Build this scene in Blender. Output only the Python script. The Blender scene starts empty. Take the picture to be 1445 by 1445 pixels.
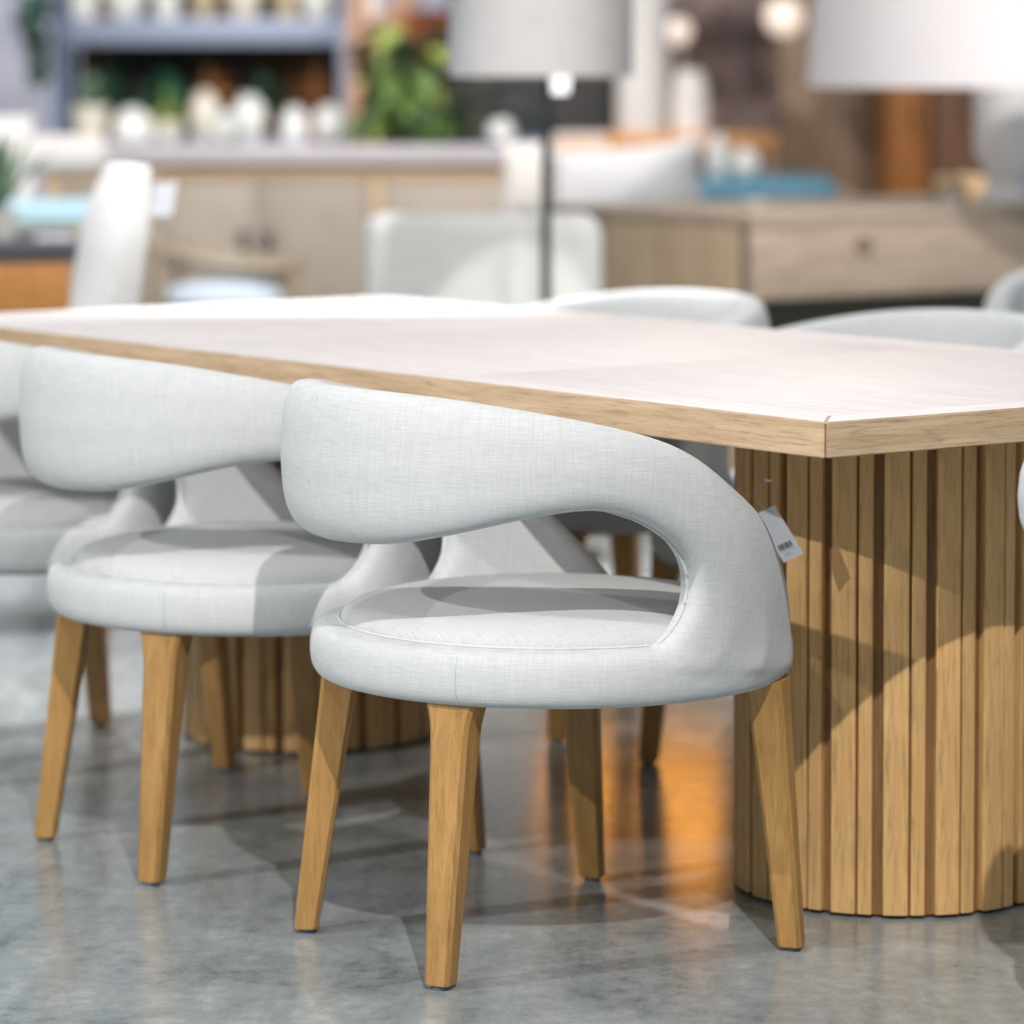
import bpy, bmesh, math, random
from math import sin, cos, pi, radians, sqrt
from mathutils import Vector, Matrix
random.seed(7)
sc = bpy.context.scene
COL = sc.collection

# ------------------------------------------------------------ camera, world, lights, exposure
FPX = 5118.0; CAM_H = 1.2; PITCH = radians(3.0); PY = 378.2
cd = bpy.data.cameras.new('camera'); cam = bpy.data.objects.new('camera', cd); COL.objects.link(cam)
cd.sensor_fit = 'HORIZONTAL'; cd.sensor_width = 24.0; cd.lens = 24.0 * FPX / 1445.0
cd.shift_y = (PY - 722.5) / 1445.0
cd.clip_start = 0.1; cd.clip_end = 100
cam.location = (0, 0, CAM_H); cam.rotation_euler = (pi/2 - PITCH, 0, 0)
cd.dof.use_dof = True; cd.dof.focus_distance = 4.80; cd.dof.aperture_fstop = 1.8
cd.dof.aperture_blades = 0
sc.camera = cam

w = bpy.data.worlds.new('showroom_ambient'); sc.world = w; w.use_nodes = True
w.node_tree.nodes['Background'].inputs[0].default_value = (0.86, 0.94, 1.0, 1)
w.node_tree.nodes['Background'].inputs[1].default_value = 0.48

def spot(name, loc, target, power, color=(1, .95, .88), size=70, radius=.04, blend=.25):
    l = bpy.data.lights.new(name, 'SPOT'); l.energy = power; l.color = color
    l.spot_size = radians(size); l.spot_blend = blend; l.shadow_soft_size = radius
    o = bpy.data.objects.new(name, l); COL.objects.link(o); o.location = loc
    o.rotation_euler = (Vector(target) - Vector(loc)).to_track_quat('-Z', 'Y').to_euler()
    return o
spot('track_spot_left', (-5.3, 2.3, 3.75), (0.0, 5.3, .5), 940, (1, .98, .95), 50, .025)
spot('track_spot_left_near', (-3.8, .25, 3.75), (.2, 5.2, .5), 120, (1, .98, .95), 44, .025)
spot('track_spot_table', (-1.7, 7.9, 4.0), (-.4, 5.8, .5), 190, (.96, .97, 1), 70, .025)
spot('track_spot_aisle', (-2.2, 1.6, 4.6), (-.2, 5.2, .3), 180, (1, .98, .96), 50, .025)
spot('track_spot_camera', (-.9, 1.5, 4.3), (.1, 5.2, .3), 60, (1, .98, .95), 50, .025)
spot('track_spot_right_front', (.40, 1.1, 4.0), (.5, 5.2, .4), 880, (1, .96, .92), 50, .025)
spot('track_spot_right', (3.6, 8.6, 4.2), (.6, 5.6, .6), 180, (1, .80, .66), 55, .025)
spot('track_spot_far', (-.3, 8.0, 4.6), (-.3, 7.95, .0), 1100, (1, .97, .97), 38, .08)
spot('floor_fill_back', (.9, 12.0, 3.7), (.25, 6.6, .3), 430, (1, .86, .77), 30, .04)  # added lamp, out of view, brightening the floor under the table
spot('track_spot_shelf', (-1.5, 11.4, 4.5), (-1.4, 16.4, 1.25), 1150, (1, .97, .96), 52, .08)
spot('floor_fill_aisle_left', (-1.7, 9.6, 4.6), (-1.3, 8.1, .0), 600, (1, .98, .98), 44, .08)  # added lamp, unseen, lifting the floor sheen at the far left
spot('track_spot_sideboard', (-1.2, 8.6, 4.5), (-.9, 13.0, .7), 1050, (1, .97, .95), 40, .08)
spot('track_spot_lounge', (.5, 7.0, 4.4), (.3, 12.5, .7), 640, (1, .95, .92), 80, .08)
spot('track_spot_console', (3.0, 8.0, 4.4), (1.6, 12.5, .8), 700, (1, .95, .90), 80, .08)
spot('warm_fill_bench', (.9, 5.2, 4.3), (.268, 7.85, .42), 9000, (1, .84, .52), 10, .05, .5)  # added warm lamp that makes the unseen bench shine orange

vs = sc.view_settings; vs.view_transform = 'Standard'; vs.look = 'None'; vs.gamma = 1; vs.use_curve_mapping = False
vs.exposure = -0.17

def at(px, py, d):
    """the point at depth d (metres in front of the camera) seen at pixel px, py of the 1445 frame"""
    x = (px - 722.5) / FPX; y = (PY - py) / FPX
    vy = y * sin(PITCH) + cos(PITCH); vz = y * cos(PITCH) - sin(PITCH)
    t = d / vy
    return Vector((x * t, d, CAM_H + vz * t))

# ------------------------------------------------------------ materials
def lin(c):
    return tuple(((v/255)/12.92 if v/255 <= .04045 else ((v/255+.055)/1.055)**2.4) for v in c) + (1,)
class NT:
    def __init__(s, name):
        s.m = bpy.data.materials.new(name); s.m.use_nodes = True; s.t = s.m.node_tree
        s.b = s.t.nodes['Principled BSDF']
    def n(s, typ, **kw):
        nd = s.t.nodes.new(typ)
        for k, v in kw.items(): setattr(nd, k, v)
        return nd
    def l(s, a, b): s.t.links.new(a, b)
    def ramp(s, fac, stops):
        r = s.n('ShaderNodeValToRGB'); e = r.color_ramp.elements
        while len(e) < len(stops): e.new(.5)
        for i, (p, c) in enumerate(stops): e[i].position = p; e[i].color = c
        s.l(fac, r.inputs[0]); return r.outputs[0]
    def coords(s, scale, kind='Object', rot=(0, 0, 0)):
        tc = s.n('ShaderNodeTexCoord'); mp = s.n('ShaderNodeMapping'); mp.inputs['Scale'].default_value = scale
        mp.inputs['Rotation'].default_value = rot
        s.l(tc.outputs[kind], mp.inputs[0]); return mp.outputs[0]
    def noise(s, vec, scale=1, detail=4, rough=.55, dist=0):
        nz = s.n('ShaderNodeTexNoise'); nz.inputs['Scale'].default_value = scale; nz.inputs['Detail'].default_value = detail
        nz.inputs['Roughness'].default_value = rough; nz.inputs['Distortion'].default_value = dist
        s.l(vec, nz.inputs['Vector']); return nz.outputs['Fac']
    def bump(s, h, strength=.2, dist=.002):
        b = s.n('ShaderNodeBump'); b.inputs['Strength'].default_value = strength; b.inputs['Distance'].default_value = dist
        s.l(h, b.inputs['Height']); s.l(b.outputs[0], s.b.inputs['Normal'])
    def mix(s, a, b, f, mode='MIX'):
        m = s.n('ShaderNodeMix', data_type='RGBA', blend_type=mode)
        for sock, v in ((m.inputs[0], f), (m.inputs[6], a), (m.inputs[7], b)):
            if hasattr(v, 'links'): s.l(v, sock)
            else: sock.default_value = v
        return m.outputs[2]
    def math(s, op, a, b=0.0):
        m = s.n('ShaderNodeMath', operation=op)
        for sock, v in ((m.inputs[0], a), (m.inputs[1], b)):
            if hasattr(v, 'links'): s.l(v, sock)
            else: sock.default_value = v
        return m.outputs[0]
    def set(s, **kw):
        for k, v in kw.items(): s.b.inputs[k.replace('_', ' ')].default_value = v
        return s

def wood(name, c1, c2, scale=(60, 60, 3), rough=.5, kind='Object', streak=.5, bump=.06, rot=(0, 0, 0), vary=.22):
    s = NT(name); v = s.coords(scale, kind, rot)
    f = s.noise(v, 1, 5, .6, .6)
    info = s.n('ShaderNodeObjectInfo')
    base = s.ramp(f, [(.3, lin(c1)), (.7, lin(c2))])
    v2 = s.coords(tuple(x * 4 for x in scale), kind, rot); f2 = s.noise(v2, 1, 3, .7)
    dark = s.ramp(f2, [(.32, (1 - streak, 1 - streak, 1 - streak, 1)), (.5, (1, 1, 1, 1))])
    c = s.mix(base, dark, 1.0, 'MULTIPLY')
    var = s.math('ADD', s.math('MULTIPLY', info.outputs['Random'], vary), 1 - vary/2)
    cc = s.n('ShaderNodeCombineColor')
    for i in range(3): s.l(var, cc.inputs[i])
    c = s.mix(c, cc.outputs[0], 1.0, 'MULTIPLY')
    s.l(c, s.b.inputs['Base Color']); s.set(Roughness=rough); s.bump(f2, bump, .001)
    return s.m

def plain(name, c, rough=.6, metallic=0, var=.05, scale=20, bump=0.0):
    s = NT(name); f = s.noise(s.coords((scale,)*3), 1, 4)
    L = lin(c)
    s.l(s.ramp(f, [(.3, tuple(max(0, x*(1-var)) for x in L[:3]) + (1,)), (.7, tuple(min(1, x*(1+var)) for x in L[:3]) + (1,))]), s.b.inputs['Base Color'])
    s.set(Roughness=rough, Metallic=metallic)
    if bump: s.bump(f, bump, .002)
    return s.m

def linen(name, c_lo, c_hi, planar=False):
    s = NT(name); tc = s.n('ShaderNodeTexCoord'); sp = s.n('ShaderNodeSeparateXYZ'); s.l(tc.outputs['Object'], sp.inputs[0])
    if planar: a, b = sp.outputs[0], sp.outputs[1]
    else:
        a = s.math('MULTIPLY', s.math('ARCTAN2', sp.outputs[0], sp.outputs[1]), .35); b = sp.outputs[2]
    def thread(u, su, v, sv, off):
        c = s.n('ShaderNodeCombineXYZ'); s.l(s.math('MULTIPLY', u, su), c.inputs[0]); s.l(s.math('MULTIPLY', v, sv), c.inputs[1])
        c.inputs[2].default_value = off
        return s.noise(c.outputs[0], 1, 2, .6)
    h = thread(a, 26, b, 620, 0); v = thread(a, 620, b, 26, 3.3)
    wv = s.math('ADD', s.math('MULTIPLY', h, .6), s.math('MULTIPLY', v, .4))
    s.l(s.ramp(wv, [(.36, lin(c_lo)), (.62, lin(c_hi))]), s.b.inputs['Base Color'])
    s.set(Roughness=.95); s.b.inputs['Specular IOR Level'].default_value = .15
    s.b.inputs['Sheen Weight'].default_value = .12
    s.bump(wv, .35, .0012)
    return s.m

M = {}
M['linen'] = linen('linen_fabric', (184, 187, 188), (201, 203, 204))
M['linen_seat'] = linen('linen_seat_fabric', (184, 186, 186), (200, 201, 201), True)
M['piping'] = plain('linen_piping', (200, 202, 201), .95)
M['seam'] = plain('seam_thread', (190, 193, 196), .95)
M['leg'] = wood('ash_leg_wood', (162, 121, 66), (186, 143, 85), (70, 70, 5), .42, streak=.22)
M['glide'] = plain('grey_glide', (92, 98, 104), .5)
M['dust'] = plain('black_dust_cover', (24, 24, 26), .9)
M['oak_edge'] = wood('pale_oak_edge', (170, 143, 112), (200, 175, 144), (4, 70, 70), .5, streak=.35)
M['oak_top_sheen'] = wood('pale_oak_top_sheen', (194, 187, 187), (210, 204, 203), (4, 60, 60), .62, streak=.16, bump=.02, vary=.05)  # same oak as the edge, whitened: light and sheen put into the colour
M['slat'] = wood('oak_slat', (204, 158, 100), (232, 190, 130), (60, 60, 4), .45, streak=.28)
M['core'] = wood('oak_core_shaded', (128, 94, 56), (152, 114, 72), (60, 60, 4), .55, streak=.3)  # darker than the slats: shade between them put into the colour
M['card'] = plain('white_card', (232, 234, 242), .6, var=.01)
M['ink'] = plain('teal_black_ink', (38, 70, 74), .7)
M['grey_ink'] = plain('pale_grey_ink', (178, 184, 194), .7)
M['cord'] = plain('plastic_filament', (206, 190, 170), .4)
# background materials
M['white_up'] = plain('white_upholstery', (208, 208, 207), .9)
M['white_pillow'] = plain('bright_white_linen', (190, 190, 191), .9)
M['white_warm'] = plain('warm_white_upholstery', (206, 200, 196), .9)
M['white_paint'] = plain('white_paint', (232, 230, 230), .5)
M['greige_wood'] = wood('greige_wood', (150, 138, 126), (176, 163, 148), (50, 50, 4), .5, streak=.2)
M['tan_wood'] = wood('tan_wood', (180, 150, 116), (200, 172, 140), (4, 50, 50), .5, streak=.2)
M['pale_slab'] = plain('pale_slab', (190, 182, 186), .3)
M['console_wood'] = wood('weathered_wood', (142, 126, 111), (172, 155, 138), (3, 40, 40), .5, streak=.3)
M['console_end'] = wood('weathered_wood_end', (154, 133, 106), (190, 168, 140), (40, 40, 3), .5, streak=.3)
M['dark_grey'] = plain('dark_grey_shade_and_plinth', (104, 102, 92), .8)
M['knot'] = plain('brown_knot', (116, 98, 80), .7)
M['black_metal'] = plain('black_metal', (52, 58, 58), .45, .4)
M['shade'] = plain('linen_lampshade', (164, 164, 165), .95)
s_ = NT('lit_lampshade'); s_.set(Roughness=.95); s_.b.inputs['Base Color'].default_value = lin((218, 214, 216))
s_.b.inputs['Emission Color'].default_value = lin((255, 240, 236)); s_.b.inputs['Emission Strength'].default_value = .06; M['lit_shade'] = s_.m
s_ = NT('lit_globe'); s_.set(Roughness=.4); s_.b.inputs['Base Color'].default_value = lin((240, 230, 220))
s_.b.inputs['Emission Color'].default_value = lin((255, 226, 204)); s_.b.inputs['Emission Strength'].default_value = .8; M['globe'] = s_.m
M['blue'] = plain('pale_blue_fabric', (168, 200, 212), .9)
M['seat_blue'] = plain('ice_blue_fabric', (182, 194, 206), .9)
M['teal'] = plain('teal_fabric', (96, 142, 162), .9)
M['steel'] = plain('blue_grey_steel', (136, 144, 164), .5, .2)
M['steel_dark'] = plain('slate_steel', (92, 102, 124), .5, .2)
M['grey_chair'] = wood('grey_chair_wood', (126, 112, 94), (160, 146, 128), (30, 30, 30), .5, streak=.2)
M['dark_table'] = plain('charcoal_top', (74, 74, 80), .35)
M['amber_wood'] = wood('amber_wood', (186, 122, 58), (214, 152, 84), (40, 40, 4), .45, streak=.3)
M['honey_wood'] = wood('honey_wood', (214, 138, 36), (232, 164, 60), (4, 40, 40), .5, streak=.3)
M['amber_beam'] = wood('brown_beam_wood', (150, 112, 88), (176, 136, 108), (30, 30, 30), .6, streak=.25)
M['pot'] = plain('white_ceramic', (222, 222, 218), .35)
M['pot_cream'] = plain('cream_ceramic', (214, 206, 190), .5)
M['pot_tan'] = plain('sand_ceramic', (188, 170, 140), .6)
M['terracotta'] = plain('terracotta', (168, 92, 50), .7)
M['orange'] = plain('orange_ceramic', (220, 140, 40), .5)
M['leaf'] = plain('leaf_green', (86, 112, 52), .5, var=.3, scale=6)
M['leaf_light'] = plain('leaf_yellow_green', (142, 156, 76), .5, var=.2, scale=6)
M['leaf_dark'] = plain('leaf_dark_green', (40, 72, 52), .6, var=.4, scale=6)
M['leaf_teal'] = plain('leaf_blue_green', (44, 100, 78), .6, var=.3, scale=6)
M['leaf_sage'] = plain('leaf_sage', (120, 146, 118), .7, var=.2)
M['leaf_brown'] = plain('dried_leaf_brown', (150, 98, 60), .7, var=.3, scale=8)
M['bark'] = plain('bark', (84, 62, 44), .9, bump=.3)
M['black_cab'] = plain('black_cabinet_paint', (46, 43, 42), .6)
M['mauve'] = None
def cloudy(name, stops, scale, rough=.9):
    s = NT(name); f = s.noise(s.coords(scale), 1, 2, .5, .8)
    s.l(s.ramp(f, stops), s.b.inputs['Base Color']); s.set(Roughness=rough); return s.m
M['mauve'] = cloudy('mauve_print', [(.36, lin((104, 92, 86))), (.5, lin((150, 126, 118))), (.64, lin((206, 184, 178)))], (3, 3, 2.2))
M['brown_wood'] = wood('grey_brown_wood', (122, 98, 78), (152, 126, 102), (22, 22, 2), .6, streak=.3)
M['rust_wood'] = wood('rust_wood', (166, 98, 40), (208, 134, 62), (22, 22, 2), .5, streak=.3)
M['umber_wood'] = wood('umber_wood', (126, 88, 64), (158, 114, 86), (22, 22, 2), .5, streak=.3)
M['peach'] = plain('peach_card', (236, 202, 176), .7)
M['basket'] = plain('pale_pine', (222, 194, 154), .7)
M['wall'] = cloudy('lavender_wall', [(.35, lin((204, 206, 236))), (.65, lin((238, 234, 246)))], (.9, .9, .9))
M['hedge'] = cloudy('dark_backdrop', [(.35, lin((40, 50, 46))), (.55, lin((70, 62, 50))), (.7, lin((112, 80, 56)))], (2.5, 2.5, 2.5))

def concrete():
    s = NT('polished_concrete'); v = s.coords((1, 1, 1))
    a = s.noise(v, 1.6, 8, .62, .9)
    vs2 = s.coords((5, 1.4, 1), rot=(0, 0, .5)); b = s.noise(vs2, 2.2, 7, .68, .6)
    c = s.noise(v, 34, 6, .7)
    m = s.math('ADD', s.math('MULTIPLY', a, .38), s.math('ADD', s.math('MULTIPLY', b, .34), s.math('MULTIPLY', c, .28)))
    col = s.ramp(m, [(.36, lin((84, 92, 95))), (.46, lin((130, 138, 140))), (.55, lin((150, 157, 158))), (.66, lin((184, 189, 190)))])
    vw = s.coords((2.2, .6, 1), rot=(0, 0, -.9)); sc_ = s.noise(vw, 5, 3, .8, 2.0)
    scratch = s.ramp(sc_, [(.492, (0, 0, 0, 1)), (.5, (1, 1, 1, 1)), (.508, (0, 0, 0, 1))])
    col = s.mix(col, lin((186, 190, 192)), s.math('MULTIPLY', scratch, .18))
    s.l(col, s.b.inputs['Base Color'])
    r = s.n('ShaderNodeMapRange'); r.inputs[3].default_value = .14; r.inputs[4].default_value = .30; s.l(b, r.inputs[0])
    s.l(r.outputs[0], s.b.inputs['Roughness']); s.b.inputs['Specular IOR Level'].default_value = .55
    s.bump(c, .05, .001)
    return s.m
M['floor'] = concrete()

# ------------------------------------------------------------ builders
def obj(name, me, mat=None, parent=None, loc=None, rot=None, smooth=True, label=None):
    if isinstance(me, bmesh.types.BMesh):
        m = bpy.data.meshes.new(name); me.normal_update(); me.to_mesh(m); me.free(); me = m
        if smooth:
            for p in me.polygons: p.use_smooth = True
            try: me.set_sharp_from_angle(angle=radians(38))
            except Exception: pass
    o = bpy.data.objects.new(name, me); COL.objects.link(o)
    if mat is not None and not me.materials: me.materials.append(mat)
    if parent: o.parent = parent
    if loc is not None: o.location = loc
    if rot is not None: o.rotation_euler = rot
    if label: o['label'] = label
    return o
def tag(o, label, cat, group=None):
    o['label'] = label; o['category'] = cat
    if group: o['group'] = group
    return o
def thing(name, label, cat, loc=(0, 0, 0), rz=0, group=None):
    o = bpy.data.objects.new(name, None); COL.objects.link(o); o.location = loc; o.rotation_euler = (0, 0, rz)
    o.empty_display_size = .1
    return tag(o, label, cat, group)
def dup(root, loc, rz, label, group=None):
    r = root.copy(); COL.objects.link(r); r.location = loc; r.rotation_euler = (0, 0, rz); r['label'] = label
    if group: r['group'] = group
    for ch in list(root.children):
        c = ch.copy(); COL.objects.link(c); c.parent = r
        for g in list(ch.children):
            d = g.copy(); COL.objects.link(d); d.parent = c
    return r
def box(sx, sy, sz, bev=.004, seg=2, base=True, bm=None, at_=(0, 0, 0)):
    b = bmesh.new(); r = bmesh.ops.create_cube(b, size=1)
    for v in b.verts: v.co = Vector((v.co.x*sx, v.co.y*sy, v.co.z*sz + (sz/2 if base else 0)))
    if bev: bmesh.ops.bevel(b, geom=list(b.edges), offset=min(bev, .49*min(sx, sy, sz)), segments=seg, profile=.5, affect='EDGES')
    for v in b.verts: v.co += Vector(at_)
    return b
def lathe(pts, n=32, ax=1.0, ay=1.0, cap=True):
    b = bmesh.new(); rings = []
    for r, z in pts:
        rings.append([b.verts.new((r*ax*cos(2*pi*i/n), r*ay*sin(2*pi*i/n), z)) for i in range(n)] if r > 1e-5 else [b.verts.new((0, 0, z))])
    for A, B in zip(rings, rings[1:]):
        for i in range(n):
            j = (i+1) % n
            if len(A) == 1 and len(B) == 1: continue
            if len(A) == 1: b.faces.new((A[0], B[j], B[i]))
            elif len(B) == 1: b.faces.new((A[i], A[j], B[0]))
            else: b.faces.new((A[i], A[j], B[j], B[i]))
    if cap:
        if len(rings[0]) > 1: b.faces.new(list(reversed(rings[0])))
        if len(rings[-1]) > 1: b.faces.new(rings[-1])
    bmesh.ops.recalc_face_normals(b, faces=b.faces); return b
def tube(pts, r, n=8, closed=False, bm=None):
    b = bm or bmesh.new(); pts = [Vector(p) for p in pts]; rings = []; N = len(pts)
    for i, p in enumerate(pts):
        a = pts[(i-1) % N] if (closed or i) else p; c = pts[(i+1) % N] if (closed or i < N-1) else p
        t = (c - a).normalized(); up = Vector((0, 0, 1)) if abs(t.z) < .95 else Vector((1, 0, 0))
        s = t.cross(up).normalized(); u = s.cross(t)
        rr = r[i] if isinstance(r, (list, tuple)) else r
        rings.append([b.verts.new(p + (s*cos(2*pi*k/n) + u*sin(2*pi*k/n))*rr) for k in range(n)])
    pairs = list(zip(rings, rings[1:])) + ([(rings[-1], rings[0])] if closed else [])
    for A, B in pairs:
        for k in range(n): b.faces.new((A[k], A[(k+1) % n], B[(k+1) % n], B[k]))
    if not closed: b.faces.new(list(reversed(rings[0]))); b.faces.new(rings[-1])
    bmesh.ops.recalc_face_normals(b, faces=b.faces); return b
def loft(sections):
    b = bmesh.new(); R = [[b.verts.new(p) for p in s] for s in sections]; n = len(R[0])
    for A, B in zip(R, R[1:]):
        for k in range(n): b.faces.new((A[k], A[(k+1) % n], B[(k+1) % n], B[k]))
    b.faces.new(list(reversed(R[0]))); b.faces.new(R[-1]); bmesh.ops.recalc_face_normals(b, faces=b.faces); return b
def pillow(wx, wy, t, pinch=.12, n=14):
    """a stuffed square cushion in the XZ plane, pinched corners"""
    b = bmesh.new(); g = {}
    for side in (1, -1):
        for i in range(n+1):
            for j in range(n+1):
                u, v = 2*i/n-1, 2*j/n-1
                edge = i in (0, n) or j in (0, n)
                if side == -1 and edge: g[side, i, j] = g[1, i, j]; continue
                k = (1-u**2)**.45*(1-v**2)**.45 if not edge else 0
                x = u*wx/2*(1 - pinch*(1-v*v)); z = v*wy/2*(1 - pinch*(1-u*u))
                g[side, i, j] = b.verts.new((x, side*k*t/2, z))
        for i in range(n):
            for j in range(n):
                f = (g[side, i, j], g[side, i+1, j], g[side, i+1, j+1], g[side, i, j+1])
                try: b.faces.new(f if side == -1 else tuple(reversed(f)))
                except ValueError: pass
    bmesh.ops.recalc_face_normals(b, faces=b.faces); return b

# ------------------------------------------------------------ setting
fl = obj('floor', box(16, 30, .1, 0, base=False), M['floor'], loc=(0, 8, -.05), smooth=False); fl['kind'] = 'structure'
wb = obj('wall_back', box(16, .2, 2.6, 0), M['wall'], loc=(0, 21.1, 0), smooth=False); wb['kind'] = 'structure'

# ------------------------------------------------------------ dining table
TH = radians(126.5); UL = Vector((cos(TH), sin(TH), 0)); US = Vector((UL.y, -UL.x, 0)); N0 = Vector((.401, 4.623, 0))
TL, TW, TZ, TT = 2.55, 1.07, .76, .047
def tw(l, s, z=0): return N0 + UL*l + US*s + Vector((0, 0, z))
table = thing('dining_table', 'long pale oak dining table on two round slatted pedestals', 'table', tw(TL/2, TW/2), TH)
BD = .07
def strip(L, wd):   # mitred border strip along X, outer edge at y=0, inner at y=-wd
    b = bmesh.new(); g = .0006
    a = [(-L/2+g, 0), (L/2-g, 0), (L/2-wd-g, -wd), (-L/2+wd+g, -wd)]
    lo = [b.verts.new((x, y, TZ-TT)) for x, y in a]; hi = [b.verts.new((x, y, TZ)) for x, y in a]
    b.faces.new(lo[::-1]); b.faces.new(hi)
    for k in range(4): b.faces.new((lo[k], lo[(k+1) % 4], hi[(k+1) % 4], hi[k]))
    bmesh.ops.recalc_face_normals(b, faces=b.faces)
    bmesh.ops.bevel(b, geom=list(b.edges), offset=.0018, segments=2, affect='EDGES'); return b
for i, (L, rz, p) in enumerate(((TL, 0, (0, TW/2, 0)), (TL, pi, (0, -TW/2, 0)), (TW, pi/2, (-TL/2, 0, 0)), (TW, -pi/2, (TL/2, 0, 0)))):
    o = obj('border_strip', strip(L, BD), M['oak_edge'], table, p, (0, 0, rz))
    o.data.materials.append(M['oak_top_sheen'])
    for f_ in o.data.polygons:
        if f_.normal.z > .9: f_.material_index = 1
pl = (TL-2*BD)/3
pan = None
for i in range(3):
    if pan is None:
        pan = obj('top_panel', box(pl-.0016, TW-2*BD-.0012, .03, .0012, 2), M['oak_top_sheen'], table, (0, 0, TZ-.0305)); o = pan
    else: o = pan.copy(); COL.objects.link(o)
    o.location = (-pl + i*pl, 0, TZ-.0305)
# pedestals: core cylinder with wide and narrow slats
PR = .232
def slat_mesh(name, ang_w, r0, r1):
    b = bmesh.new(); n = 4; h0, h1 = .006, TZ-TT-.001
    out = [(r1*sin(-ang_w/2+ang_w*k/n), r1*cos(-ang_w/2+ang_w*k/n)) for k in range(n+1)]
    inn = [(r0*sin(ang_w/2-ang_w*k/n), r0*cos(ang_w/2-ang_w*k/n)) for k in range(n+1)]
    ring = out + inn
    lo = [b.verts.new((x, y, h0)) for x, y in ring]; hi = [b.verts.new((x, y, h1)) for x, y in ring]
    b.faces.new(lo); b.faces.new(hi[::-1])
    m = len(ring)
    for k in range(m): b.faces.new((lo[k], hi[k], hi[(k+1) % m], lo[(k+1) % m]))
    bmesh.ops.recalc_face_normals(b, faces=b.faces)
    ed = [e for e in b.edges if abs(e.verts[0].co.z-e.verts[1].co.z) > .1 and min((e.verts[0].co.xy-Vector(q)).length for q in (out[0], out[-1])) < 1e-5]
    bmesh.ops.bevel(b, geom=ed, offset=.0014, segments=1, affect='EDGES')
    me = bpy.data.meshes.new(name); b.normal_update(); b.to_mesh(me); b.free(); me.materials.append(M['slat']); return me
step = 2*pi/19
me_w = slat_mesh('wide_slat', step*.475, PR-.022, PR); me_n = slat_mesh('narrow_slat', step*.27, PR-.022, PR-.001)
for lx in (-TL/2+.49, TL/2-.49):
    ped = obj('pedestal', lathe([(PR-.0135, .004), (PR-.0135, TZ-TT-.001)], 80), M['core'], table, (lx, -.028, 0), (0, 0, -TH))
    foot = obj('plinth', lathe([(PR-.035, 0), (PR-.035, .008)], 48), M['dust'], ped)
    a0 = -.02 - .5*step
    for k in range(19):
        a = a0 + k*step
        for nm, me, off in (('wide_slat', me_w, -.5+.2375+.0245), ('narrow_slat', me_n, .5-.135-.0245)):
            o = bpy.data.objects.new(nm, me); COL.objects.link(o); o.parent = ped
            o.rotation_euler = (0, 0, pi - a - off*step)

# ------------------------------------------------------------ hug chair
def ell(phi, z):
    k = max(0, min(1, (z-.43)/.19)); k = k*k*(3-2*k)
    a = .338 + (.352-.338)*k; b = .335 + (.372-.335)*k
    return a, b
def surf(phi, z, off=0.0):
    a, b = ell(phi, z); p = radians(phi)
    return Vector(((a-off)*sin(p), -(b-off)*cos(p), z))
def catmull(P, n):
    out = []
    for i in range(len(P)-1):
        p0 = P[max(0, i-1)]; p1 = P[i]; p2 = P[i+1]; p3 = P[min(len(P)-1, i+2)]
        for k in range(n):
            t = k/n
            out.append(tuple(.5*((2*b)+(-a+c)*t+(2*a-5*b+4*c-d)*t*t+(-a+3*b-3*c+d)*t**3) for a, b, c, d in zip(p0, p1, p2, p3)))
    out.append(P[-1]); return out
T_ = [(0, .787), (20, .786), (38, .779), (55, .765), (70, .748), (83, .727), (92, .702), (101, .664), (111, .618), (122, .55), (136, .475), (145, .42), (148, .38)]
B_ = [(0, .577), (20, .583), (36, .600), (51, .621), (62, .633), (70, .635), (78, .623), (86, .594), (91, .558), (92.5, .52), (90.5, .485), (85, .452), (76, .43)]
def chair_shell():
    tb = catmull([t+b for t, b in zip(T_, B_)], 6)
    st = [(-t[0], t[1], -t[2], t[3]) for t in tb[:0:-1]] + tb
    n = 28; secs = []
    for (pt, zt, pb, zb) in st:
        th = .058; ring = []
        for k in range(n):
            a = 2*pi*k/n; e = 2/4.4
            u = math.copysign(abs(cos(a))**e, cos(a)); v = math.copysign(abs(sin(a))**e, sin(a))
            f = (u+1)/2
            off = th/2 - v*th/2
            bul = .010*(1-u*u)*(1 if v > 0 else .3)
            ring.append(surf(pb+(pt-pb)*f, zb+(zt-zb)*f, off-bul*max(v, 0)))
        secs.append(ring)
    band = loft(secs)
    prof = [(0, .374), (.93, .372), (.965, .374), (.985, .381), (.997, .393), (1, .408), (.998, .422), (.99, .434), (.972, .443), (.94, .447), (.86, .449), (0, .449)]
    rim = lathe(prof, 72, .340, .337)
    for b in (rim,):
        m = bpy.data.meshes.new('tmp'); b.to_mesh(m); band.from_mesh(m); b.free(); bpy.data.meshes.remove(m)
    me = bpy.data.meshes.new('upholstered_shell'); band.to_mesh(me); band.free()
    o = bpy.data.objects.new('tmp_shell', me); COL.objects.link(o)
    r = o.modifiers.new('r', 'REMESH'); r.mode = 'VOXEL'; r.voxel_size = .0055; r.use_smooth_shade = True
    s = o.modifiers.new('s', 'SMOOTH'); s.factor = .5; s.iterations = 9
    dg = bpy.context.evaluated_depsgraph_get()
    out = bpy.data.meshes.new_from_object(o.evaluated_get(dg), depsgraph=dg)
    bpy.data.objects.remove(o); out.name = 'upholstered_shell'; out.materials.clear(); out.materials.append(M['linen'])
    for p in out.polygons: p.use_smooth = True
    return out
shell_me = chair_shell()

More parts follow.
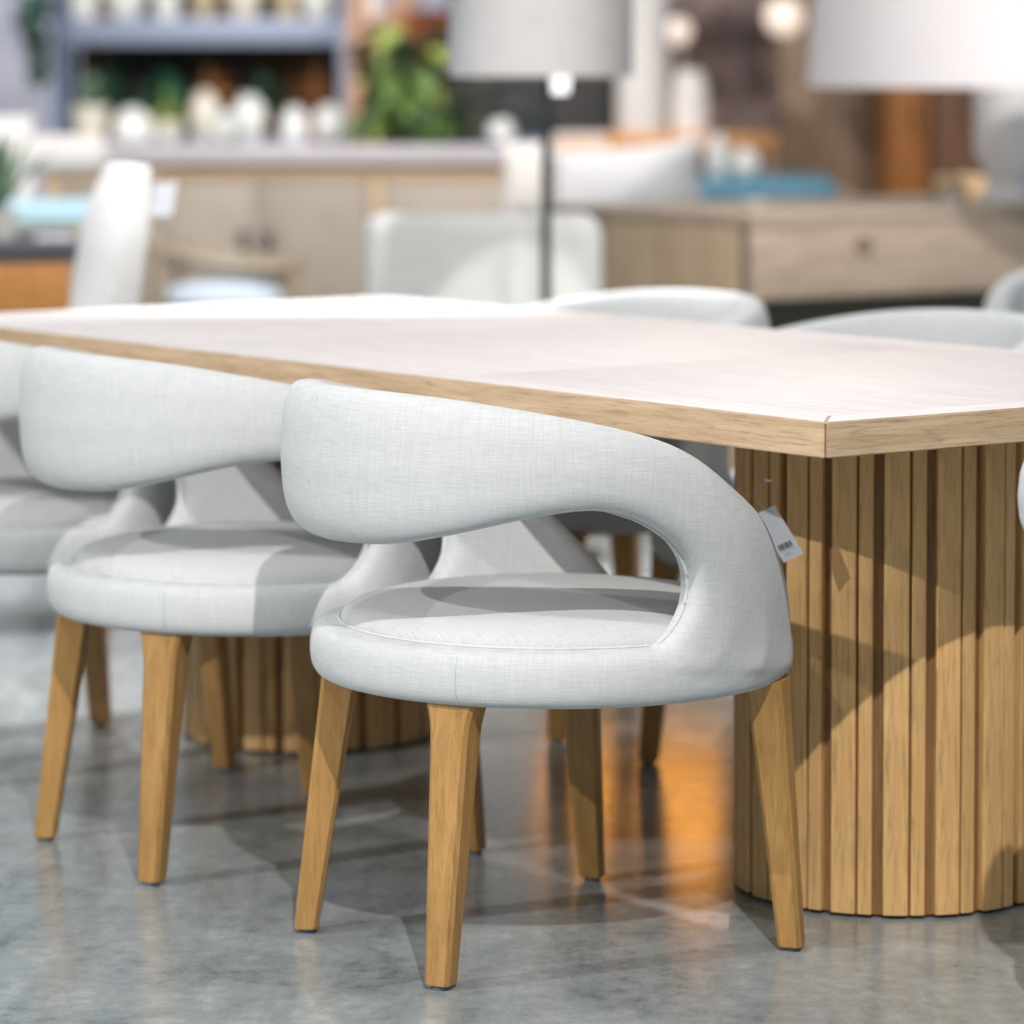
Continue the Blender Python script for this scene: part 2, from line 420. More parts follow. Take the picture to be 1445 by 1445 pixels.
def make_leg(top, bot, ang):
    """tapered chamfered leg; the head flares sideways into the seat"""
    secs = []
    top = Vector(top); bot = Vector(bot)
    R = Matrix.Rotation(ang, 3, 'Z')
    for z, wx, wy in ((.378, .074, .052), (.372, .071, .051), (.358, .063, .050), (.342, .0575, .049), (.32, .0545, .048), (.2, .0475, .042), (.010, .0365, .0335), (.0065, .034, .031)):
        f = 1 - z/.372
        c = (top + (bot-top)*f).to_3d(); c.z = 0
        x, y = wx/2, wy/2; ch = .0055
        pts = [(-x+ch, -y), (x-ch, -y), (x, -y+ch), (x, y-ch), (x-ch, y), (-x+ch, y), (-x, y-ch), (-x, -y+ch)]
        secs.append([c + R @ Vector((px, py, 0)) + Vector((0, 0, z)) for px, py in pts])
    return loft(secs[::-1])
LEGS = [((-.160, -.247), (-.188, -.29)), ((.160, -.247), (.188, -.29)), ((.243, .198), (.255, .232)), ((-.243, .198), (-.255, .232))]
G_NEAR = 'curved linen dining chairs around the oak table'
def make_chair(label):
    t = thing('dining_chair', label, 'chair', (0, 0, 0), 0, G_NEAR)
    sh = obj('upholstered_shell', shell_me, None, t)
    cu = [(1.0, .440), (1.004, .449), (.99, .458), (.95, .4665), (.86, .474), (.7, .481), (.5, .4865), (.25, .490), (0, .491)]
    obj('seat_cushion', lathe([(0, .43)] + cu, 64, .297, .294), M['linen_seat'], t)
    obj('cushion_piping', tube([(.3*cos(2*pi*i/72), .297*sin(2*pi*i/72),   .4495) for i in range(72)], .0022, 6, True), M['piping'], t)
    # seams sunk into the cover: back centre and two on the seat rim
    bv = None
    from mathutils.bvhtree import BVHTree
    bv = BVHTree.FromPolygons([v.co for v in shell_me.vertices], [p.vertices[:] for p in shell_me.polygons])
    tb = catmull([b for b in B_], 6)
    for sx in (1, -1):
        pts = []
        for (p, z) in tb[30:67]:
            v = surf(p, z, .027); v.x *= sx
            h = bv.find_nearest(v); pts.append(h[0] + h[1]*.0004)
        for _ in range(3): pts = [pts[0]] + [(pts[i-1]+pts[i]*2+pts[i+1])/4 for i in range(1, len(pts)-1)] + [pts[-1]]
        obj('arm_piping', tube(pts, [.0028*min(1, (k+.2)/4, (len(pts)-1-k+.2)/4) for k in range(len(pts))], 6), M['piping'], t)
    def cast(phi, z):
        p = radians(phi); d = Vector((sin(p), -cos(p), 0)); o = d*.6 + Vector((0, 0, z))
        h = bv.ray_cast(o, -d); return h[0]
    for phi, z0, z1 in ((0, .592, .772), (36, .378, .440), (-36, .378, .440)):
        pts = [cast(phi, z0+(z1-z0)*k/14) for k in range(15)]; pts = [p for p in pts if p]
        obj('seam', tube(pts, .0009, 5), M['seam'], t)
    obj('dust_cover', lathe([(0, .3665), (.9, .3665), (.9, .374), (0, .374)], 48, .31, .31), M['dust'], t, label='black fabric dust cover under the seat')
    for tp, bt in LEGS:
        ang = math.atan2(bt[1], bt[0]) + pi/2
        lg = obj('leg', make_leg(tp, bt, ang), M['leg'], t)
        obj('glide', lathe([(.012, 0), (.0125, .003), (.0115, .0075), (0, .0075)], 16), M['glide'], lg, (bt[0], bt[1], 0))
    return t
YAW = math.atan2(-.853, .521)
c1 = make_chair('linen dining chair nearest the camera, price tag on its arm')
c1.location = (.055, 5.04, 0); c1.rotation_euler = (0, 0, YAW)
c1p = Vector((.055, 5.04, 0))
c2 = dup(c1, c1p + UL*.7625 + US*.01, YAW+.01, 'linen dining chair in the middle of the near row, half hidden behind the tagged chair')
c3 = dup(c1, c1p + UL*1.565 + US*.06, YAW, 'linen dining chair at the far left of the near row, cut by the picture edge')
FY = TH
c4 = dup(c1, tw(1.19, 1.10), FY, 'linen dining chair across the table at right, curved back above the pale tabletop')
c5 = dup(c1, tw(1.965, 1.10), FY, 'linen dining chair across the table, second from right, back in front of wooden console')
c6 = dup(c1, tw(.43, 1.12), FY, 'linen dining chair across the table beside its right end, mostly outside the picture')
c7 = dup(c1, (1.415, 8.1, 0), radians(165), 'linen dining chair away from the table, rounded top showing at the right edge')
c8 = dup(c1, (.983, 4.40, 0), radians(-25), 'linen dining chair at the right end of the table, only a blurred sliver in view')
del c7['group']

# price tag on chair 1
def price_tag(label, corners, hook, tpost, mat=M['card'], bars=True):
    """thin card through four world corners (tl, tr, br, bl) with a filament to the hook point"""
    tl, tr, br, bl = corners; t = thing('price_tag', label, 'tag', tl)
    nrm = (tr-tl).cross(bl-tl).normalized()*.0004
    b = bmesh.new(); q = [p - tl for p in corners]
    f = [b.verts.new(p+nrm) for p in q]; g = [b.verts.new(p-nrm) for p in q]
    b.faces.new(f); b.faces.new(g[::-1])
    for k in range(4): b.faces.new((f[k], g[k], g[(k+1) % 4], f[(k+1) % 4]))
    bmesh.ops.recalc_face_normals(b, faces=b.faces)
    obj('card', b, mat, t, smooth=False)
    def on(u, v, e=0): return (tl + (tr-tl)*u*(1-v) + (br-bl)*u*v + (bl-tl)*v) - tl + (nrm if nrm.y < 0 else -nrm)*(1+e)
    if hook is not None:
        mid = on(.72, .09)
        obj('string', tube([hook-tl, (hook-tl)*.5+mid*.5+Vector((0, 0, -.002)), mid], .0006, 5), M['cord'], t)
        obj('string_end', tube([hook-tl, tpost-tl], .0006, 5), M['cord'], t)
        e = tpost-tl; obj('tee_bar', tube([e+Vector((-.005, 0, .001)), e+Vector((.005, 0, -.001))], .0016, 6), M['card'], t)
    if bars:
        def quad(b, u0, u1, v0, v1):
            vs_ = [b.verts.new(on(u, v, .4)) for u, v in ((u0, v0), (u1, v0), (u1, v1), (u0, v1))]; b.faces.new(vs_)
            vs2 = [b.verts.new(on(u, v, .0)) for u, v in ((u0, v0), (u1, v0), (u1, v1), (u0, v1))]
            b.faces.new(vs2[::-1])
            for k in range(4): b.faces.new((vs_[k], vs2[k], vs2[(k+1) % 4], vs_[(k+1) % 4]))
        b = bmesh.new(); u = .12
        for wd in (.03, .05, .02, .06, .03, .02, .05, .07, .02, .03, .05): quad(b, u, u+wd, .68, .79); u += wd+.022
        obj('barcode', b, M['ink'], t, smooth=False)
        b = bmesh.new(); quad(b, .12, .8, .815, .825); quad(b, .2, .5, .87, .885); quad(b, .2, .62, .905, .915)
        obj('small_print', b, M['grey_ink'], t, smooth=False)
    return t
D = 5.10
price_tag('white price tag with barcode hanging on the nearest chair arm', [at(1066, 726, D), at(1093, 713, D), at(1134, 781, D), at(1106, 794, D)], at(1058, 698, 5.085), at(1084, 678, 5.08))

# ------------------------------------------------------------ background, from near to far
def P(px, py, d): return at(px, py, d)
# parsons chair (white, high back) beside the dark table
def parsons():
    c = P(66, 435, 8.0); t = thing('parsons_chair', 'tall white upholstered parsons chair leaning in profile left of the table', 'chair', (c.x-.10, 8.0, 0), math.atan2(-.98, -.2)+pi)
    # local +X = facing direction reversed later: build facing -Y (front), back at +Y
    t.rotation_euler = (0, 0, math.atan2(.3, .95) - pi/2)
    secs = []
    for k in range(9):
        z = .44 + k*.073; y = .20 + .085*((z-.44)/.58)**1.3 + 0
        hw = .225 if k < 6 else .225 - .012*(k-5)**1.5; th = .05 if k < 7 else .05-.012*(k-6)
        if k == 8: z = .44+7.75*.073
        ring = []
        for a in range(20):
            an = 2*pi*a/20; e = .5
            ring.append(Vector((hw*math.copysign(abs(cos(an))**e, cos(an)), y+th*math.copysign(abs(sin(an))**e, sin(an)), z)))
        secs.append(ring)
    obj('backrest', loft(secs), M['white_up'], t)
    obj('seat', box(.46, .48, .13, .04, 4), M['white_up'], t, (0, 0, .34))
    for sx in (-1, 1):
        for sy in (-1, 1): obj('leg', loft([[Vector((sx*.19+a*.018*f, sy*.2+b*.018*f, z)) for a, b in ((-1, -1), (1, -1), (1, 1), (-1, 1))] for z, f in ((0, .7), (.34, 1))]), M['leg'], t)
    return t
parsons()
price_tag('white tag hanging from the tall white chair back', [P(218, 258, 7.9), P(250, 256, 7.9), P(242, 304, 7.9), P(212, 306, 7.9)], P(212, 250, 7.92), P(220, 244, 7.9), bars=False)

# floor lamp
b0 = P(771, 300, 9.0); lampx = b0.x
t = thing('floor_lamp', 'slim black floor lamp with white drum shade behind the table', 'lamp', (lampx, 9.0, 0))
obj('base', lathe([(0, 0), (.14, 0), (.14, .018), (.13, .024), (.02, .03), (0, .03)], 32), M['black_metal'], t)
obj('pole', lathe([(.0125, .03), (.0125, 1.12), (.009, 1.13), (.009, 1.5)], 12), M['black_metal'], t)
obj('knuckle', lathe([(.0125, .0), (.022, .004), (.022, .05), (.0125, .055)], 14), M['black_metal'], t, (0, 0, 1.065))
sr = .229; off = P(763, 107, 9).x - lampx
obj('lamp_shade', lathe([(sr, 0), (sr, .34), (sr-.004, .34), (sr-.004, 0), (sr, 0)], 48, cap=False), M['shade'], t, (off, 0, P(763, 108, 9).z))
obj('finial', lathe([(0, 0), (.02, .004), (.012, .02), (0, .025)], 12), M['black_metal'], t, (off, 0, 1.55))
obj('shade_spider', tube([(off-sr+.003, 0, 1.5), (0, 0, 1.5), (off+sr-.003, 0, 1.5)], .003, 6), M['black_metal'], t)
price_tag('small white tag dangling under the floor lamp shade', [P(776, 108, 8.76), P(806, 108, 8.76), P(803, 133, 8.76), P(779, 133, 8.76)], P(790, 106, 8.765), P(792, 104, 8.765), bars=False)

# white rounded chair behind table
c = P(680, 300, 9.6)
t = thing('tub_chair', 'white upholstered chair with broad rounded back behind the lamp pole', 'chair', (c.x, 9.6, 0), radians(-4))
obj('backrest', box(.635, .13, c.z-.36, .058, 5), M['white_up'], t, (0, 0, .36))
obj('seat', box(.62, .5, .14, .05, 4), M['white_up'], t, (0, .3, .33))
for sx in (-1, 1):
    for y in (.05, .48): obj('leg', loft([[Vector((sx*.26+a*.02*f, y+b*.02*f, z)) for a, b in ((-1, -1), (1, -1), (1, 1), (-1, 1))] for z, f in ((0, .7), (.36, 1))]), M['leg'], t)

# wooden console on the right
cz = P(1060, 302, 10).z; cb = P(1060, 425, 10).z
cp = P(1060, 302, 10); t = thing('console_table', 'long weathered wood console with deep front beam right of the lamp', 'table', (cp.x, 10, 0), math.atan2(US.y, US.x))
LC = 2.2
obj('tabletop', box(LC, .95, .035, .006), M['console_wood'], t, (LC/2, .475, cz-.035))
obj('front_beam', box(LC-.004, .05, cz-.036-cb, .006), M['console_wood'], t, (LC/2, .027, cb))
obj('back_beam', box(LC-.004, .05, cz-.036-cb, .006), M['console_wood'], t, (LC/2, .923, cb))
obj('knot', lathe([(0, 0), (.03, 0), (.022, .003), (0, .004)], 16, 1.3, 1), M['knot'], t, (.42, .003, cz-.10), (pi/2, 0, 0), label='dark knot in the front beam')
obj('end_panel', box(.04, .944, cz-.036, .006), M['console_end'], t, (.022, .475, 0))
obj('end_panel', box(.04, .944, cz-.036, .006), M['console_end'], t, (LC-.022, .475, 0))
obj('dark_panel', box(LC-.1, .02, cb-.001, .002), M['dark_grey'], t, (LC/2, .30, 0), label='dark panel standing in for the shade under the beam')  # dark sheet in place of the shade under the console
# dish and box and lamp on the console
p = P(1066, 288, 10.55); o = obj('dish', lathe([(0, 0), (.03, 0), (.045, .02), (.042, .02), (.028, .005), (0, .005)], 24), M['pot'], None, (p.x, p.y, cz)); tag(o, 'small white dish on the console top left of the wooden boxes', 'dish')
t2 = P(1362, 250, 11.2)
t = thing('wooden_box', 'pale pine box with lid on the console beside the white lamp', 'box', (t2.x, 11.2, cz), .5)
obj('body', box(.15, .12, .05, .004), M['basket'], t); obj('lid', box(.156, .126, .022, .004), M['basket'], t, (0, 0, .0505)); obj('knob', lathe([(.006, 0), (.012, .008), (0, .014)], 12), M['basket'], t, (0, 0, .073))
p = P(1340, 285, 10.75); o = obj('candle_holder', lathe([(0, 0), (.026, 0), (.028, .02), (.022, .03), (.018, .03), (.018, .01), (0, .01)], 20), M['pot'], None, (p.x, p.y, cz)); tag(o, 'small white candle holder in front of the pine box', 'candle holder')
p = P(1418, 200, 10.8); zb = P(1418, 123, 10.8).z
t = thing('table_lamp', 'large white table lamp with wide drum shade at the upper right', 'lamp', (p.x, 10.8, cz))
obj('base', lathe([(0, 0), (.07, 0), (.075, .02), (.05, .05), (.055, .09), (.088, .14), (.092, .2), (.092, zb-cz-.02), (.08, zb-cz+.02), (.02, zb-cz+.05), (0, zb-cz+.05)], 32), M['white_paint'], t)
R_ = (1418-1138)/FPX*10.8
obj('lamp_shade', lathe([(R_, zb-cz), (R_-.03, zb-cz+.42), (R_-.035, zb-cz+.42), (R_-.005, zb-cz), (R_, zb-cz)], 56, cap=False), M['lit_shade'], t)
obj('harp', tube([(0, 0, zb-cz+.04), (0, 0, zb-cz+.38)], .006, 8), M['black_metal'], t)
obj('shade_spider', tube([(-R_+.032, 0, zb-cz+.375), (R_-.032, 0, zb-cz+.375)], .004, 6), M['black_metal'], t)

# amber bench added unseen beyond the table for the orange glow in the floor
bx = thing('added_bench', 'added amber wood bench, unseen behind the tabletop, mirrored as an orange glow in the floor', 'bench', (.268, 7.92, 0), radians(-4))
obj('seat_block', box(.385, .34, .28, .008), M['honey_wood'], bx, (0, 0, .27))
for sx in (-1, 1): obj('leg', box(.03, .26, .27, .004), M['dark_table'], bx, (sx*.15, .02, 0))

# lounge chair with pillow
c = P(856, 260, 12.0)
t = thing('lounge_chair', 'white lounge chair behind the console and lamp pole', 'chair', (c.x, 12.0, 0), 0)
obj('seat', box(.66, .62, .2, .05, 4), M['white_up'], t, (0, .3, .25))
obj('backrest', box(.62, .12, P(0, 226, 12).z-.4, .05, 4), M['white_up'], t, (-.02, .0, .4))
for sx in (-1, 1):
    for y in (.04, .55): obj('leg', loft([[Vector((sx*.28+a*.02*f, y+b*.02*f, z)) for a, b in ((-1, -1), (1, -1), (1, 1), (-1, 1))] for z, f in ((0, .7), (.25, 1))]), M['leg'], t)
p1 = P(878, 262, 11.8)
o = obj('throw_pillow', pillow(.56, .27, .13, .10), M['white_pillow'], None, (p1.x, 11.85, p1.z), (radians(-4), radians(-5), 0)); tag(o, 'large white pillow with pointed corner against the lounge chair back', 'pillow')
p1 = P(745, 255, 11.75)
o = obj('throw_pillow', pillow(.17, .26, .10, .06), M['white_warm'], None, (p1.x, 11.78, p1.z), (radians(-4), 0, 0)); tag(o, 'narrow warm white pillow left of the lamp pole', 'pillow')

# teal bench
c = P(1080, 265, 15.0)
t = thing('teal_bench', 'teal upholstered bench with wooden end beyond the console', 'bench', (c.x, 15.0, 0))
zt = P(0, 249, 15).z; zs = P(0, 284, 15).z
obj('cushion', box(.60, .5, zt-zs, .045, 4), M['teal'], t, (-.02, 0, zs))
obj('end_rail', lathe([(0, -.24), (.03, -.24), (.034, 0), (.03, .24), (0, .24)], 16), M['tan_wood'], t, (.315, 0, zs+.02), (pi/2, 0, 0))
obj('seat_frame', box(.62, .46, .05, .01), M['tan_wood'], t, (-.01, 0, zs-.051))
for sx in (-1, 1):
    for sy in (-1, 1): obj('leg', box(.045, .045, zs-.05, .006), M['tan_wood'], t, (sx*.27, sy*.19, 0))
p = P(1050, 255, 14.9); o = obj('vase', lathe([(0, 0), (.03, 0), (.062, .035), (.064, .065), (.04, .105), (.018, .115), (.018, .125), (0, .122)], 24), M['pot'], None, (p.x, 14.85, zt)); o.location.z = zt; tag(o, 'round white vase on the teal bench, nearer the camera', 'vase')
p = P(1012, 245, 15.1); o = obj('vase', lathe([(0, 0), (.035, 0), (.05, .05), (.045, .12), (.02, .17), (.024, .18), (0, .178)], 24), M['pot'], None, (p.x, 15.1, zt)); tag(o, 'taller white vase on the teal bench beside the pillow', 'vase')

# barrel chair
c = P(318, 400, 11.5)
t = thing('barrel_chair', 'grey wood armchair with curved rail and ice blue seat before the sideboard', 'chair', (c.x, 11.5, 0))
rr = .235; pts = []; zr = P(0, 372, 11.5).z
for k in range(25):
    a = radians(-10 + 200*k/24)
    pts.append((rr*cos(a)*.98, -.08 + rr*.9*sin(a) - 0, zr + .085*max(0, (k-10)/14)**1.2))
obj('arm_rail', tube(pts, .032, 8), M['grey_chair'], t)
front = [(rr*.98*cos(radians(-10+200*k/24)), -.08-rr*.35*sin(radians(200*k/24)), zr+.085*max(0, (k-10)/14)**1.2-.005) for k in range(25)]
obj('front_rail', tube(front, .026, 8), M['grey_chair'], t)
zs = P(0, 412, 11.5).z
obj('seat_cushion', lathe([(0, -.05), (.185, -.05), (.2, -.02), (.19, .01), (.14, .035), (.07, .047), (0, .05)], 32, 1, .9), M['seat_blue'], t, (.005, -.06, zs))
obj('seat_frame', lathe([(0, -.08), (.205, -.08), (.205, -.051), (0, -.051)], 32, 1, .9), M['grey_chair'], t, (.005, -.06, zs))
for (x, y) in ((.215, -.12), (-.2, -.12), (.16, .09), (-.15, .09)):
    obj('leg', tube([(x*1.02, y*1.02, 0), (x, y, zr+ (.05 if x < 0 else 0))], [.020, .028], 8), M['grey_chair'], t)

# dark table with amber wood block, plant and paper
c = P(0, 330, 9.6); zt = P(0, 345, 9.4).z
t = thing('low_table', 'charcoal topped table on amber wood block at the left edge', 'table', (-1.72, 9.75, 0), radians(8))
obj('tabletop', box(1.1, .85, .05, .006), M['dark_table'], t, (0, .05, zt-.05))
obj('wood_block', box(1.04, .75, .13, .006), M['amber_wood'], t, (0, .0, zt-.181))
for sx in (-1, 1):
    for sy in (-1, 1): obj('leg', box(.07, .07, zt-.182, .004), M['dark_table'], t, (sx*.45, sy*.3, 0))
p = P(75, 333, 9.7); o = obj('folded_paper', box(.10, .16, .008, .002), M['card'], None, (p.x, 9.7, zt+.0005), (0, 0, .2)); tag(o, 'folded white paper lying on the charcoal table', 'paper')
def leaf_mesh(L, W, bend=.3, n=5):
    b = bmesh.new(); rows = []
    for k in range(n+1):
        t_ = k/n; wd = W/2*(sin(pi*min(1, t_*.92+.08)))**.8 + .0005; z = -bend*L*t_*t_
        rows.append([b.verts.new((-wd, L*t_, z+.15*wd)), b.verts.new((0, L*t_, z)), b.verts.new((wd, L*t_, z+.15*wd))])
    for A, B in zip(rows, rows[1:]):
        b.faces.new((A[0], A[1], B[1], B[0])); b.faces.new((A[1], A[2], B[2], B[1]))
    return b
blade = bpy.data.meshes.new('blade'); lb = leaf_mesh(.24, .03, .18); lb.to_mesh(blade); lb.free(); blade.materials.append(M['leaf_sage'])
p = P(-8, 330, 9.65)
t = thing('potted_plant', 'sage green spiky plant in a white pot on the charcoal table', 'plant', (p.x, 9.7, zt))
obj('pot', lathe([(0, 0), (.045, 0), (.06, .08), (.055, .08), (.045, .06), (0, .06)], 24), M['pot'], t)
for k in range(18):
    o = bpy.data.objects.new('leaf', blade); COL.objects.link(o); o.parent = t; o.location = (0, 0, .06)
    o.rotation_euler = (radians(random.uniform(50, 86)), 0, k*2*pi/18*1.0+random.random()*.3)

# white counter stool bench with pale blue seat at left
zz = P(0, 190, 12.2).z
t = thing('white_armchair', 'white armchair with rolled back and pale blue seat at the left edge', 'chair', (P(60, 0, 12.2).x, 12.2, 0))
obj('back_rail', box(.62, .1, .125, .045, 4), M['white_warm'], t, (-.09, 0, zz-.125))
obj('back_post', box(.075, .07, zz-.40, .02, 3), M['white_warm'], t, (-.045-.02, .0, .29))
obj('back_post', box(.075, .07, zz-.40, .02, 3), M['white_warm'], t, (-.34, .0, .29))
zs = P(0, 318, 12.0).z
obj('seat_cushion', box(.62, .45, .085, .03, 3), M['blue'], t, (-.02, -.27, zs))
obj('seat_frame', box(.62, .47, .04, .006), M['tan_wood'], t, (-.02, -.27, zs-.041))
for sx in (-1, 1):
    for y in (-.47, -.07): obj('leg', box(.045, .045, zs-.042, .006), M['tan_wood'], t, (-.02+sx*.27, y, 0))
p = P(8, 182, 12.5)
o = obj('throw_pillow', pillow(.24, .16, .10, .05), M['white_up'], None, (p.x, 12.33, p.z-.03), (radians(-6), 0, 0)); tag(o, 'white pillow peeking above the white armchair back', 'pillow')

# sideboard
DS = 13.0; x0 = P(60, 0, DS).x; x1 = P(742, 0, DS).x; zt = P(0, 207, DS).z; W_ = x1-x0
t = thing('sideboard', 'long pale wood sideboard with thick top and black bar handles', 'cabinet', ((x0+x1)/2, DS+.25, 0))
obj('slab_top', box(W_+.04, .54, .062, .01), M['pale_slab'], t, (0, 0, zt-.062))
obj('carcass', box(W_, .46, zt-.063-.08, .004), M['greige_wood'], t, (0, .02, .08))
obj('top_rail', box(W_, .022, .055, .003), M['tan_wood'], t, (0, -.222, zt-.063-.056))
for px in (71, 531, 733): obj('stile', box(.045, .022, zt-.063-.057-.08, .003), M['tan_wood'], t, (P(px, 0, DS).x-(x0+x1)/2, -.222, .08))
for (a, b_) in ((82, 218), (221, 358), (362, 517), (546, 722)):
    xa = P(a, 0, DS).x; xb = P(b_, 0, DS).x
    d_ = obj('door', box(xb-xa, .018, zt-.063-.06-.09, .003), M['greige_wood'], t, ((xa+xb)/2-(x0+x1)/2, -.2225, .09))
    hx = {82: None, 221: 343, 362: 377, 546: None}[a]
    if hx:
        hz = P(0, 325, DS).z; X = P(hx, 0, DS).x - (xa+xb)/2
        obj('handle', box(.032, .022, .24, .006), M['black_metal'], d_, (X, -.028, hz-.24-.09), label='black bar handle')
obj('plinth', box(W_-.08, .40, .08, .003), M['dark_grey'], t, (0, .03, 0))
zsb = zt
p = P(707, 187, 13.2); o = obj('ornament', lathe([(0, 0), (.02, 0), (.045, .02), (.052, .05), (.045, .08), (.02, .1), (0, .103)], 24), M['pot'], None, (p.x, 13.25, zsb)); tag(o, 'white ball ornament on the sideboard near the lamp', 'ornament')
t = thing('arched_sculpture', 'dark grey arched sculpture on the sideboard behind the lamp pole', 'sculpture', (P(752, 0, 13.2).x-.06, 13.25, zsb))
obj('arch', tube([(-.09, 0, .03), (-.075, 0, .09), (-.04, 0, .13), (.01, 0, .145), (.05, 0, .12), (.07, 0, .07), (.07, 0, .02)], [.018, .024, .03, .032, .03, .026, .022], 10), M['black_metal'], t)
obj('foot', box(.22, .08, .03, .006), M['steel_dark'], t)

# steel shelf unit
DF = 16.0
xa = P(84, 0, DF).x; xb = P(488, 0, DF).x; t = thing('shelf_unit', 'blue grey steel shelf unit of plants and white pots', 'shelf', ((xa+xb)/2, DF+.2, 0))
for x in (xa, xb):
    for y in (-.2, .2): obj('upright', box(.062 if x == xb else .055, .05, 2.3, .004), M['steel_dark'] if x == xa else M['steel'], t, (x-(xa+xb)/2, y, 0))
SHELF = {}
for nm, pyt in (('mid', 26), ('low', 198), ('bottom', 500)):
    z = P(0, pyt, DF).z; SHELF[nm] = z
    obj('shelf_board', box(xb-xa-.066, .42, .115 if nm == 'mid' else .05, .004), M['steel'], t, (0, 0, z-(.115 if nm == 'mid' else .05)))
SHELF['top'] = 2.25
obj('shelf_board', box(xb-xa-.066, .42, .05, .004), M['steel'], t, (0, 0, 2.2))
obj('dark_panel', box(xb-xa-.07, .02, 2.0, .002), M['hedge'], t, (0, .235, .1), label='dark mottled back panel')
# diagonal beam
def beam(a, b_, r):
    a = Vector(a); b_ = Vector(b_); d = b_-a; bm = box(r, r, d.length, .006); q = d.to_track_quat('Z', 'Y')
    return bm, a, q.to_euler()
bm, l_, r_ = beam(P(498, 90, 15.7), P(640, -80, 15.7), .085)
pp = obj('beam_brace', bm, M['amber_beam'], None, l_, r_); pp.location = l_
wp = thing('timber_frame', 'brown timber frame with diagonal brace beside the ficus', 'frame', (P(505, 0, 15.7).x, 15.7, 0))
pp.parent = wp; pp.location = l_ - Vector(wp.location)
obj('post', box(.085, .085, 2.6, .006), M['amber_beam'], wp, (-.005, 0, 0))
obj('top_beam', box(1.4, .085, .1, .006), M['amber_beam'], wp, (.6, 0, 2.6))

def potp(r, h, kind=0):
    if kind == 0: return [(0, 0), (r*.7, 0), (r, h*.9), (r, h), (r*.9, h), (r*.85, h*.8), (0, h*.8)]
    if kind == 1: return [(0, 0), (r*.6, 0), (r, h*.4), (r*.92, h*.72), (r*.45, h*.92), (r*.5, h), (0, h*.97)]
    return [(0, 0), (r, 0), (r, h*.3), (r*.85, h*.7), (r*.4, h*.97), (0, h)]
def cluster(R, nleaf, L, W, squash=1.0, seed=0):
    rnd = random.Random(seed); b = bmesh.new()
    for _ in range(nleaf):
        lm = leaf_mesh(L*rnd.uniform(.7, 1.2), W*rnd.uniform(.7, 1.2), .3, 3)
        v = Vector((rnd.gauss(0, 1), rnd.gauss(0, 1), rnd.gauss(0, 1))).normalized()*R*rnd.uniform(.3, 1); v.z *= squash
        Mx = Matrix.Translation(v) @ (v.normalized().to_track_quat('Y', 'Z').to_matrix().to_4x4()) @ Matrix.Rotation(rnd.uniform(-1, 1), 4, 'X')
        lm.transform(Mx); m = bpy.data.meshes.new('t'); lm.to_mesh(m); b.from_mesh(m); lm.free(); bpy.data.meshes.remove(m)
    return b
def pot_plant(px, py_base, d, r, h, mat, label, leaf=None, R=.1, nl=40, L=.07, W=.035, kind=0, lift=.8, name='potted_plant', zbase=None, cat='plant', group=None):
    p = P(px, py_base, d); z = p.z if zbase is None else zbase
    if leaf is None:
        o = obj(name, lathe(potp(r, h, kind), 24), mat, None, (p.x, d, z)); tag(o, label, cat, group); return o
    t = thing(name, label, cat, (p.x, d, z), 0, group)
    obj('pot', lathe(potp(r, h, kind), 24), mat, t)
    f = obj('foliage', cluster(R, nl, L, W, .8, int(px)), leaf, t, (0, 0, h+R*lift), smooth=False); f['kind'] = 'stuff'
    return t
zl = SHELF['low']; dl = DF+.06; g = 'pots on the lower shelf'
pot_plant(128, 195, dl, .085, .15, M['pot_cream'], 'cream pot with sage foliage, leftmost on the lower shelf', M['leaf_sage'], .075, 40, .06, .03, zbase=zl, group=g)
pot_plant(188, 195, dl, .092, .145, M['pot'], 'white domed jar second from left on lower shelf', None, kind=2, name='jar', cat='jar', zbase=zl, group=g)
pot_plant(238, 195, dl, .075, .085, M['pot_cream'], 'low cream pot with yellow green plant on lower shelf', M['leaf_light'], .07, 40, .06, .03, zbase=zl, group=g)
pot_plant(290, 195, dl, .07, .22, M['pot_cream'], 'tall cream vase near the middle of the lower shelf', None, kind=1, name='vase', cat='vase', zbase=zl, group=g)
pot_plant(318, 195, dl-.13, .06, .12, M['pot'], 'short white pot in front of the tall cream vase', None, kind=0, name='pot', cat='pot', zbase=zl, group=g)
pot_plant(352, 195, dl, .08, .20, M['pot'], 'tall white vase right of the middle on lower shelf', None, kind=1, name='vase', cat='vase', zbase=zl, group=g)
pot_plant(416, 195, dl, .065, .15, M['pot'], 'slim white bottle vase between tall vase and ball pot', None, kind=2, name='vase', cat='vase', zbase=zl, group=g)
pot_plant(464, 195, dl-.1, .072, .155, M['pot'], 'round white pot beside the right upright on lower shelf', None, kind=1, name='pot', cat='pot', zbase=zl, group=g)
for (px, col, lab) in ((150, 'leaf_dark', 'dark green plant at left behind the pots'), (235, 'leaf_teal', 'blue green plant behind the white domed jar'), (300, 'leaf_brown', 'brown dried plant behind the tall cream vase'), (370, 'leaf_dark', 'dark green plant behind the tall white vase'), (440, 'leaf_brown', 'brown dried plant at the right of the shelf')):
    pot_plant(px, 195, DF+.245, .06, .1, M['terracotta'], lab, M[col], .10, 80, .085, .05, zbase=zl, group='plants at the back of the lower shelf')
zm = SHELF['mid']
